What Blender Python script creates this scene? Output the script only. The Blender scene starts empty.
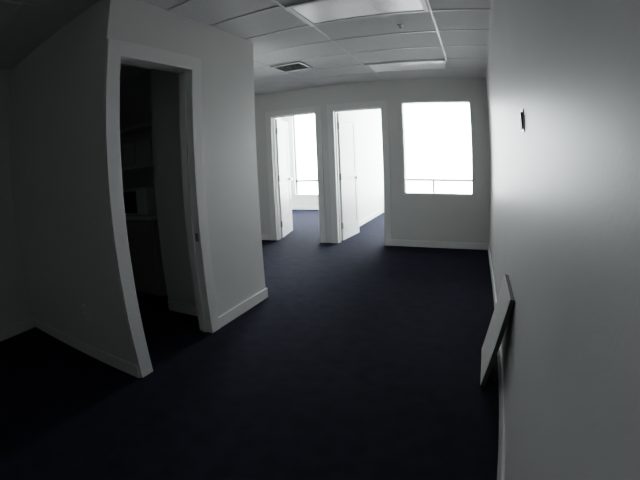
import bpy, math, random
from mathutils import Matrix, Vector
random.seed(4)
S=bpy.context.scene
H=2.45; D=5.477; xA=-2.137; yA=3.0; yB=1.323; xC=-3.83
YW=9.3; XL=-5.2; YB=-3.0; T=0.12; H2=2.95

# ---------------------------------------------------------------- materials
def mat(name,col,rough=0.5,spec=0.5,metal=0.0,noise=None,bump=None,emit=0):
    m=bpy.data.materials.new(name); m.use_nodes=True
    nt=m.node_tree; b=nt.nodes['Principled BSDF']
    b.inputs['Base Color'].default_value=(*col,1); b.inputs['Roughness'].default_value=rough
    b.inputs['Specular IOR Level'].default_value=spec; b.inputs['Metallic'].default_value=metal
    tc=nt.nodes.new('ShaderNodeTexCoord')
    if noise:
        sc,amt=noise
        n=nt.nodes.new('ShaderNodeTexNoise'); n.inputs['Scale'].default_value=sc; n.inputs['Detail'].default_value=5
        nt.links.new(tc.outputs['Object'],n.inputs['Vector'])
        r=nt.nodes.new('ShaderNodeValToRGB')
        r.color_ramp.elements[0].position=0.3; r.color_ramp.elements[1].position=0.7
        r.color_ramp.elements[0].color=(*[c*(1-amt) for c in col],1)
        r.color_ramp.elements[1].color=(*[min(1,c*(1+amt)) for c in col],1)
        nt.links.new(n.outputs['Fac'],r.inputs['Fac']); nt.links.new(r.outputs['Color'],b.inputs['Base Color'])
    if bump:
        sc,st=bump
        n=nt.nodes.new('ShaderNodeTexNoise'); n.inputs['Scale'].default_value=sc; n.inputs['Detail'].default_value=3
        nt.links.new(tc.outputs['Object'],n.inputs['Vector'])
        bp=nt.nodes.new('ShaderNodeBump'); bp.inputs['Strength'].default_value=st; bp.inputs['Distance'].default_value=0.01
        nt.links.new(n.outputs['Fac'],bp.inputs['Height']); nt.links.new(bp.outputs['Normal'],b.inputs['Normal'])
    if emit:
        b.inputs['Emission Color'].default_value=(1,1,1,1); b.inputs['Emission Strength'].default_value=emit
    return m
M_wall=mat('wall_paint',(0.71,0.71,0.695),0.50,0.32,noise=(1.5,0.02),bump=(60,0.06))
M_trim=mat('trim_paint',(0.79,0.79,0.78),0.4,0.4,noise=(3,0.02))
M_door=mat('door_paint',(0.72,0.72,0.71),0.4,0.4,noise=(3,0.02))
M_carpet=mat('navy_carpet',(0.0135,0.0165,0.031),0.95,0.1,noise=(9,0.25),bump=(220,0.6))
M_tile=mat('ceiling_tile',(0.70,0.70,0.69),0.9,0.2,noise=(90,0.06),bump=(150,0.15))
M_grid=mat('ceiling_grid_metal',(0.72,0.72,0.71),0.5,noise=(4,0.02))
M_lens=mat('acrylic_lens',(0.92,0.92,0.92),0.3,noise=(40,0.03),bump=(200,0.1),emit=0.04)  # faint glow added so the unlit panels read brighter than the ceiling
M_metal=mat('brushed_nickel',(0.35,0.34,0.33),0.35,metal=1.0,noise=(20,0.05))
M_dark=mat('dark_plastic',(0.03,0.03,0.035),0.5,noise=(20,0.1))
M_edge_shade=mat('board_edge_shade',(0.12,0.12,0.12),0.8,noise=(20,0.1))  # dark edge tone painted in for the shade in the gap behind the board
M_plate=mat('white_plastic',(0.80,0.80,0.78),0.4,noise=(10,0.02))
M_vent=mat('vent_enamel',(0.65,0.65,0.65),0.5,noise=(10,0.02))
M_void=mat('duct_black',(0.01,0.01,0.01),0.9,noise=(10,0.02))
M_cab=mat('cabinet_laminate',(0.30,0.28,0.26),0.5,noise=(12,0.1))
M_card=mat('cardboard',(0.6,0.5,0.38),0.9,noise=(15,0.1))
M_frame=mat('window_frame_metal',(0.30,0.305,0.31),0.4,noise=(5,0.02))
def glass():
    m=bpy.data.materials.new('window_glass'); m.use_nodes=True; nt=m.node_tree
    for n in list(nt.nodes): nt.nodes.remove(n)
    o=nt.nodes.new('ShaderNodeOutputMaterial'); mx=nt.nodes.new('ShaderNodeMixShader')
    t=nt.nodes.new('ShaderNodeBsdfTransparent'); g=nt.nodes.new('ShaderNodeBsdfGlossy'); g.inputs['Roughness'].default_value=0.02
    mx.inputs[0].default_value=0.05
    nt.links.new(t.outputs[0],mx.inputs[1]); nt.links.new(g.outputs[0],mx.inputs[2]); nt.links.new(mx.outputs[0],o.inputs[0])
    return m
M_glass=glass()

# ---------------------------------------------------------------- mesh helpers
def boxes(name,parts,bevel=0.0,parent=None,loc=(0,0,0),rotz=0.0,rot=None):
    """parts: (x0,y0,z0,x1,y1,z1,mat[,Matrix])"""
    vs=[];fs=[];mi=[];mats=[]
    for p in parts:
        x0,y0,z0,x1,y1,z1,m=p[:7]; M=p[7] if len(p)>7 else None
        x0,x1=min(x0,x1),max(x0,x1); y0,y1=min(y0,y1),max(y0,y1); z0,z1=min(z0,z1),max(z0,z1)
        b=len(vs)
        for v in [(x0,y0,z0),(x1,y0,z0),(x1,y1,z0),(x0,y1,z0),(x0,y0,z1),(x1,y0,z1),(x1,y1,z1),(x0,y1,z1)]:
            v=Vector(v)
            if M: v=M@v
            vs.append(tuple(v))
        if m not in mats: mats.append(m)
        for f in [(0,3,2,1),(4,5,6,7),(0,1,5,4),(1,2,6,5),(2,3,7,6),(3,0,4,7)]:
            fs.append(tuple(b+i for i in f)); mi.append(mats.index(m))
    me=bpy.data.meshes.new(name); me.from_pydata(vs,[],fs)
    for m in mats: me.materials.append(m)
    for p,i in zip(me.polygons,mi): p.material_index=i
    ob=bpy.data.objects.new(name,me); S.collection.objects.link(ob)
    ob.location=loc; ob.rotation_euler=rot if rot else (0,0,rotz)
    if bevel:
        bv=ob.modifiers.new('bevel','BEVEL'); bv.width=bevel; bv.segments=2; bv.limit_method='ANGLE'
    if parent: ob.parent=parent
    return ob
def cyl(name,r,h,m,loc,rot=(0,0,0),parent=None,r2=None,seg=24):
    bpy.ops.mesh.primitive_cone_add(vertices=seg,radius1=r,radius2=r if r2 is None else r2,depth=h,location=loc,rotation=rot)
    o=bpy.context.object; o.name=name; o.data.name=name; o.data.materials.append(m)
    for p in o.data.polygons: p.use_smooth=len(p.vertices)==4
    if parent: o.parent=parent
    return o
def empty(name,loc=(0,0,0),rotz=0):
    e=bpy.data.objects.new(name,None); S.collection.objects.link(e); e.location=loc; e.rotation_euler=(0,0,rotz); e.empty_display_size=0.1
    return e

# ---------------------------------------------------------------- shell
boxes('floor',[(XL-T,YB-T,-0.1,T,YW+0.3,0,M_carpet)])
boxes('ceiling',[(XL-T,YB-T,H,T,D+T,H+0.1,M_tile),(XL-T,D+T,H2,T,YW+0.3,H2+0.1,M_tile)])
boxes('wall_right',[(0,YB-T,0,T,D+T,H,M_wall),(0,D+T,0,T,YW+0.3,H2,M_wall)])
boxes('wall_back',[(xC,YB-T,0,0,YB,H,M_wall)])
boxes('wall_left',[(xC-T,YB-T,0,xC,yB,H,M_wall)])
boxes('wall_hall_end',[(XL-T,yA-T,0,XL,D+T,H,M_wall),(XL-T,D+T,0,XL,YW+0.3,H2,M_wall)])
# protruding block with doorway
dY0,dY1,dZ=1.415,2.135,2.035
boxes('wall_closet',[(xA-T,yB,0,xA,dY0,H,M_wall),(xA-T,dY1,0,xA,yA,H,M_wall),(xA-T,dY0,dZ,xA,dY1,H,M_wall),
    (XL,yB,0,xA-T,yB+0.09,H,M_wall),(XL,yA-T,0,xA-T,yA,H,M_wall),(XL-T,yB,0,XL,yA-T,H,M_wall),
    (-2.84,2.36,0,xA-T,2.36+0.09,H,M_wall),(-2.84,2.45,0,-2.75,yA-T,H,M_wall)])
# far wall with openings
d1a,d1b,d2a,d2b,dz=-3.39,-2.58,-2.31,-1.54,2.06
wa,wb,wz0,wz1=-1.27,-0.235,0.755,2.12
boxes('wall_far',[(XL,D,0,d1a,D+T,H,M_wall),(d1b,D,0,d2a,D+T,H,M_wall),(d2b,D,0,wa,D+T,H,M_wall),(wb,D,0,0,D+T,H,M_wall),
    (d1a,D,dz,d1b,D+T,H,M_wall),(d2a,D,dz,d2b,D+T,H,M_wall),(wa,D,0,wb,D+T,wz0,M_wall),(wa,D,wz1,wb,D+T,H,M_wall),
    (XL,D+T-.05,H+.1,0,D+T,H2,M_wall)])
boxes('wall_partition',[(-2.54,D+T,0,-2.42,YW,H2,M_wall)])
# exterior wall with sill and head
e0,e1=0.38,2.88
boxes('wall_exterior',[(XL,YW,0,0,YW+0.2,e0,M_wall),(XL,YW,e1,0,YW+0.2,H2,M_wall),(-2.6,YW,e0,-2.36,YW+0.2,e1,M_wall),
    (XL,YW,e0,-4.9,YW+0.2,e1,M_wall),(-0.08,YW,e0,0,YW+0.2,e1,M_wall)])
def extwin(name,x0,x1,n):
    P=[(x0,YW-0.02,e0,x1,YW+0.16,e0+0.03,M_trim),(x0,YW+0.06,e1-0.04,x1,YW+0.12,e1,M_frame),
       (x0,YW+0.06,0.745,x1,YW+0.12,0.80,M_frame)]
    for x in (x0+.02,x1-.02):
        P.append((x-0.02,YW+0.06,e0+0.03,x+0.02,YW+0.12,e1-0.04,M_frame))
    for i in range(1,n):
        x=x0+(x1-x0)*i/n
        P.append((x-0.025,YW+0.06,e0+0.03,x+0.025,YW+0.12,0.745,M_frame))
        P.append((x-0.003,YW+0.086,0.80,x+0.003,YW+0.094,e1-.04,M_frame))
    P.append((x0,YW+0.088,e0+0.03,x1,YW+0.092,e1-0.04,M_glass))
    boxes(name,P)
extwin('window_1',-4.9,-2.6,3)
extwin('window_2',-2.36,-0.08,2)
# interior window
fw=0.03
boxes('window_3',[(wa,D-0.012,wz0,wb,D+T+0.012,wz0+fw,M_trim),(wa,D-0.012,wz1-fw,wb,D+T+0.012,wz1,M_trim),
   (wa,D-0.012,wz0+fw,wa+fw,D+T+0.012,wz1-fw,M_trim),(wb-fw,D-0.012,wz0+fw,wb,D+T+0.012,wz1-fw,M_trim),
   (wa+fw,D+0.05,wz0+fw,wb-fw,D+0.056,wz1-fw,M_glass)])

# ---------------------------------------------------------------- door casings
cw=0.085; ct=0.016
def casing_x(name,a,b,z,y,yback):   # opening in a wall facing -y
    P=[]
    for yy0,yy1 in ((y-ct,y),(yback,yback+ct)):
        P+=[(a-cw,yy0,0,a,yy1,z+cw,M_trim),(b,yy0,0,b+cw,yy1,z+cw,M_trim),(a,yy0,z,b,yy1,z+cw,M_trim)]
    P+=[(a,y-ct,0,a+0.018,yback+ct,z,M_trim),(b-0.018,y-ct,0,b,yback+ct,z,M_trim),(a+.018,y-ct,z-0.018,b-.018,yback+ct,z,M_trim)]
    P+=[(a+.018,y+.05,0,a+.03,y+.085,z-.018,M_trim),(b-.03,y+.05,0,b-.018,y+.085,z-.018,M_trim),(a+.03,y+.05,z-.03,b-.03,y+.085,z-.018,M_trim)]
    return boxes(name,P,bevel=0.003)
casing_x('trim_1',d1a,d1b,dz,D,D+T)
casing_x('trim_2',d2a,d2b,dz,D,D+T)
P=[]
c2=0.088
P+=[(xA,dY0-c2,0,xA+ct,dY0,dZ+c2,M_trim),(xA,dY1,0,xA+ct,dY1+c2,dZ+c2,M_trim),(xA,dY0,dZ,xA+ct,dY1,dZ+c2,M_trim),
    (xA-T,dY0,0,xA+ct,dY0+.018,dZ,M_trim),(xA-T,dY1-.018,0,xA+ct,dY1,dZ,M_trim),(xA-T,dY0+.018,dZ-.018,xA+ct,dY1-.018,dZ,M_trim),
    (xA-.08,dY1-.03,0,xA-.045,dY1-.018,dZ-.018,M_trim),(xA-.08,dY0+.018,0,xA-.045,dY0+.03,dZ-.018,M_trim),
    (xA-.035,dY1-.021,0.74,xA-.005,dY1-.0175,0.80,M_metal)]
boxes('trim_3',P,bevel=0.003)

# ---------------------------------------------------------------- baseboards
bh,bt=0.095,0.014
boxes('baseboard_right',[(-bt,YB,0,0,D,bh,M_trim),(-bt,D+T,0,0,YW,bh,M_trim)],bevel=.003)
boxes('baseboard_far',[(XL,D-bt,0,d1a-cw,D,bh,M_trim),(d2b+cw,D-bt,0,-bt,D,bh,M_trim)],bevel=.003)
boxes('baseboard_closet',[(xA,dY1+c2,0,xA+bt,yA,bh,M_trim),(XL,yA,0,xA+bt,yA+bt,bh,M_trim)],bevel=.003)
boxes('baseboard_recess',[(xC,yB-bt,0,xA,yB,bh,M_trim)],bevel=.003)
boxes('baseboard_left',[(xC,YB,0,xC+bt,yB-bt,bh,M_trim)],bevel=.003)
boxes('baseboard_closet_inside',[(-2.84,2.36-bt,0,xA-T,2.36,bh,M_trim)],bevel=.003)
boxes('baseboard_partition',[(-2.42,D+T+.02,0,-2.42+bt,YW,bh,M_trim),(-2.54-bt,D+T+.02,0,-2.54,YW,bh,M_trim)],bevel=.003)
boxes('baseboard_exterior',[(XL,YW-bt,0,-2.56,YW,bh,M_trim),(-2.4,YW-bt,0,-bt,YW,bh,M_trim)],bevel=.003)

# ---------------------------------------------------------------- open doors
def door(name,hx,hy,ang,w):
    e=empty(name,(hx,hy,0),ang)
    t=0.04; z0,z1=0.012,2.03
    P=[(0,0,z0,w,t,z1,M_door)]
    st=0.11
    for face in (-0.006,t):   # raised rails and stiles
        for q in [(0,z0,st,z1),(w-st,z0,w,z1),(st,z0,w-st,0.25),(st,0.95,w-st,1.08),(st,z1-.13,w-st,z1)]:
            P.append((q[0],face,q[1],q[2],face+.006,q[3],M_door))
    boxes('slab',P,bevel=.002,parent=e)
    for z in (0.25,1.02,1.82):
        boxes('hinge',[(-.016,-.018,z-.05,.004,.014,z+.05,M_metal)],bevel=.002,parent=e)
    for s,yy in ((-1,-.006),(1,t+.006)):
        cyl('rose',.03,.012,M_metal,(w-.07,yy+s*.006,0.98),(math.pi/2,0,0),parent=e)
        cyl('spindle',.012,.045,M_metal,(w-.07,yy+s*.03,0.98),(math.pi/2,0,0),parent=e)
        boxes('lever',[(w-.185,yy+s*.045,.965,w-.06,yy+s*.06,.995,M_metal)],bevel=.005,parent=e)
    return e
# hinged on the left jambs, swung into the far rooms
door('door_1',d1a+.03,D+T+.035,math.radians(103),0.74)
door('door_2',d2a+.035,D+T+.035,math.radians(86),0.72)

# ---------------------------------------------------------------- ceiling grid
gy=[2.36+0.51*i for i in range(-11,14)]
gx=[-0.49-1.0*i for i in range(5)]
P=[]
for y in gy:
    if YB<y<D: P.append((XL,y-.010,H-.005,0,y+.010,H,M_grid))
for x in gx: P.append((x-.010,YB,H-.0055,x+.010,D,H,M_grid))
P+= [(-.02,YB,H-.006,0,D,H,M_grid)]
boxes('ceiling_grid',P)
def troffer(name,x0,x1,y0,y1):
    f=.035
    P=[(x0,y0,H-.016,x1,y0+f,H-.006,M_grid),(x0,y1-f,H-.016,x1,y1,H-.006,M_grid),
       (x0,y0+f,H-.016,x0+f,y1-f,H-.006,M_grid),(x1-f,y0+f,H-.016,x1,y1-f,H-.006,M_grid),
       (x0+f,y0+f,H-.011,x1-f,y1-f,H-.006,M_lens)]
    boxes(name,P,bevel=.002)
troffer('ceiling_light_panel',-1.478,-0.502,2.372,2.858)
troffer('ceiling_light_panel',-1.478,-0.502,4.412,4.898)
# air vent
vx0,vx1,vy0,vy1=-2.47,-2.08,3.90,4.25
P=[(vx0,vy0,H-.012,vx1,vy1,H-.0066,M_void)]
f=.03
P+=[(vx0,vy0,H-.02,vx1,vy0+f,H-.012,M_vent),(vx0,vy1-f,H-.02,vx1,vy1,H-.012,M_vent),(vx0,vy0+f,H-.02,vx0+f,vy1-f,H-.012,M_vent),(vx1-f,vy0+f,H-.02,vx1,vy1-f,H-.012,M_vent)]
n=6
for i in range(n):
    y=vy0+f+(vy1-vy0-2*f)*(i+.5)/n
    P.append((vx0+f,-.007,-.001,vx1-f,.007,.001,M_vent,Matrix.Translation((0,y,H-.018))@Matrix.Rotation(math.radians(35),4,'X')))
boxes('air_vent',P)
# sprinkler (one mesh: escutcheon, stem, frame, deflector)
def turned(name,prof,m,loc,seg=24):
    vs=[];fs=[]
    for r,z in prof:
        for k in range(seg):
            a=2*math.pi*k/seg; vs.append((r*math.cos(a),r*math.sin(a),z))
    for i in range(len(prof)-1):
        for k in range(seg):
            k2=(k+1)%seg; fs.append((i*seg+k,i*seg+k2,(i+1)*seg+k2,(i+1)*seg+k))
    me=bpy.data.meshes.new(name); me.from_pydata(vs,[],fs); me.materials.append(m)
    o=bpy.data.objects.new(name,me); S.collection.objects.link(o); o.location=loc; return o
turned('ceiling_sprinkler',[(.0005,.004),(.03,.004),(.03,-.004),(.012,-.008),(.009,-.010),(.009,-.022),(.005,-.025),(.005,-.036),(.016,-.037),(.016,-.040),(.0005,-.040)],M_vent,(-0.79,3.16,H))

# ---------------------------------------------------------------- small wall items
boxes('wall_outlet',[(-2.685,yB-.006,.315,-2.615,yB,.43,M_plate),(-2.667,yB-.009,.325,-2.633,yB-.006,.365,M_plate),(-2.667,yB-.009,.38,-2.633,yB-.006,.42,M_plate),
   (-2.659,yB-.0095,.338,-2.656,yB-.0089,.352,M_dark),(-2.645,yB-.0095,.338,-2.642,yB-.0089,.352,M_dark),
   (-2.659,yB-.0095,.393,-2.656,yB-.0089,.407,M_dark),(-2.645,yB-.0095,.393,-2.642,yB-.0089,.407,M_dark)],bevel=.001)
boxes('wall_thermostat',[(-.005,1.835,1.405,0.001,1.905,1.515,M_plate),(-.013,1.85,1.42,-.005,1.895,1.50,M_dark),(-.015,1.855,1.475,-.013,1.89,1.495,M_plate)],bevel=.002)
# white board leaning against the right wall
ln=0.555; th=0.026; ang=0.178
boxes('leaning_shelf_board',[(-th,0,0,0,.47,ln,M_edge_shade),(-th-.004,0,0,-th,.47,ln,M_plate)],bevel=.001,loc=(-ln*math.sin(ang)-.001,1.95,0.001),rot=(0,ang,0))

# closet contents
sx0,sx1,sy0,sy1=-4.3,-3.0,2.45,2.86
boxes('base_cabinet',[(sx0,sy0,.08,sx1,sy1,.84,M_cab),(sx0,sy0+.05,0,sx1,sy1,.08,M_dark),(sx0-.02,sy0-.03,.84,sx1+.0,sy1,.88,M_plate),
  (sx0+.02,sy0-.018,.1,(sx0+sx1)/2-.01,sy0,.82,M_cab),((sx0+sx1)/2+.01,sy0-.018,.1,sx1-.02,sy0,.82,M_cab)],bevel=.003)
boxes('wall_shelf',[(sx0,sy0+.1,1.35,sx1,sy1,1.38,M_plate),(sx0,sy0+.1,1.75,sx1,sy1,1.78,M_plate),(sx0,sy0+.1,1.2,sx0+.02,sy1,2.1,M_plate),(sx1-.02,sy0+.1,1.2,sx1,sy1,2.1,M_plate)],bevel=.002)
boxes('cardboard_box',[(-3.55,sy0+.12,1.381,-3.1,sy1-.02,1.62,M_plate),(-3.36,sy0+.118,1.40,-3.33,sy1-.018,1.622,M_card)],bevel=.003)
boxes('microwave',[(-3.6,sy0+.02,.885,-3.1,sy1-.03,1.14,M_plate),(-3.58,sy0+.012,.9,-3.25,sy0+.02,1.12,M_dark)],bevel=.005)

# ---------------------------------------------------------------- light
wd=bpy.data.worlds.new('sky'); S.world=wd; wd.use_nodes=True
bg=wd.node_tree.nodes['Background']; bg.inputs[0].default_value=(0.92,0.98,1.0,1); bg.inputs[1].default_value=22.0
for i,(x0,x1) in enumerate(((-4.9,-2.6),(-2.36,-.08))):
    l=bpy.data.lights.new('window_portal','AREA'); l.shape='RECTANGLE'; l.size=x1-x0; l.size_y=e1-e0; l.cycles.is_portal=True
    o=bpy.data.objects.new('window_portal',l); S.collection.objects.link(o)
    o.location=((x0+x1)/2,YW+.18,(e0+e1)/2); o.rotation_euler=(-math.pi/2,0,0)

# ---------------------------------------------------------------- camera
S.view_settings.view_transform='Filmic'; S.view_settings.look='Medium High Contrast'; S.view_settings.exposure=0.4
yaw,pit,rol=0.4036,-0.2028,-0.0428
F=Vector((-math.sin(yaw)*math.cos(pit),math.cos(yaw)*math.cos(pit),math.sin(pit)))
R=Vector((math.cos(yaw),math.sin(yaw),0)); U=R.cross(F)
R2=R*math.cos(rol)+U*math.sin(rol); U2=-R*math.sin(rol)+U*math.cos(rol)
cam=bpy.data.cameras.new('camera'); co=bpy.data.objects.new('camera',cam); S.collection.objects.link(co); S.camera=co
m=Matrix((R2,U2,-F)).transposed().to_4x4(); m.translation=Vector((-0.2648,0,1.2635)); co.matrix_world=m
cam.sensor_fit='HORIZONTAL'; cam.sensor_width=36; cam.clip_start=0.01
cam.type='PANO'
c=cam
c.panorama_type='FISHEYE_LENS_POLYNOMIAL'
c.fisheye_fov=math.radians(200)
c.fisheye_polynomial_k0=0; c.fisheye_polynomial_k1=-0.2596/5.625; c.fisheye_polynomial_k2=0
c.fisheye_polynomial_k3=-0.0008/5.625**3; c.fisheye_polynomial_k4=0
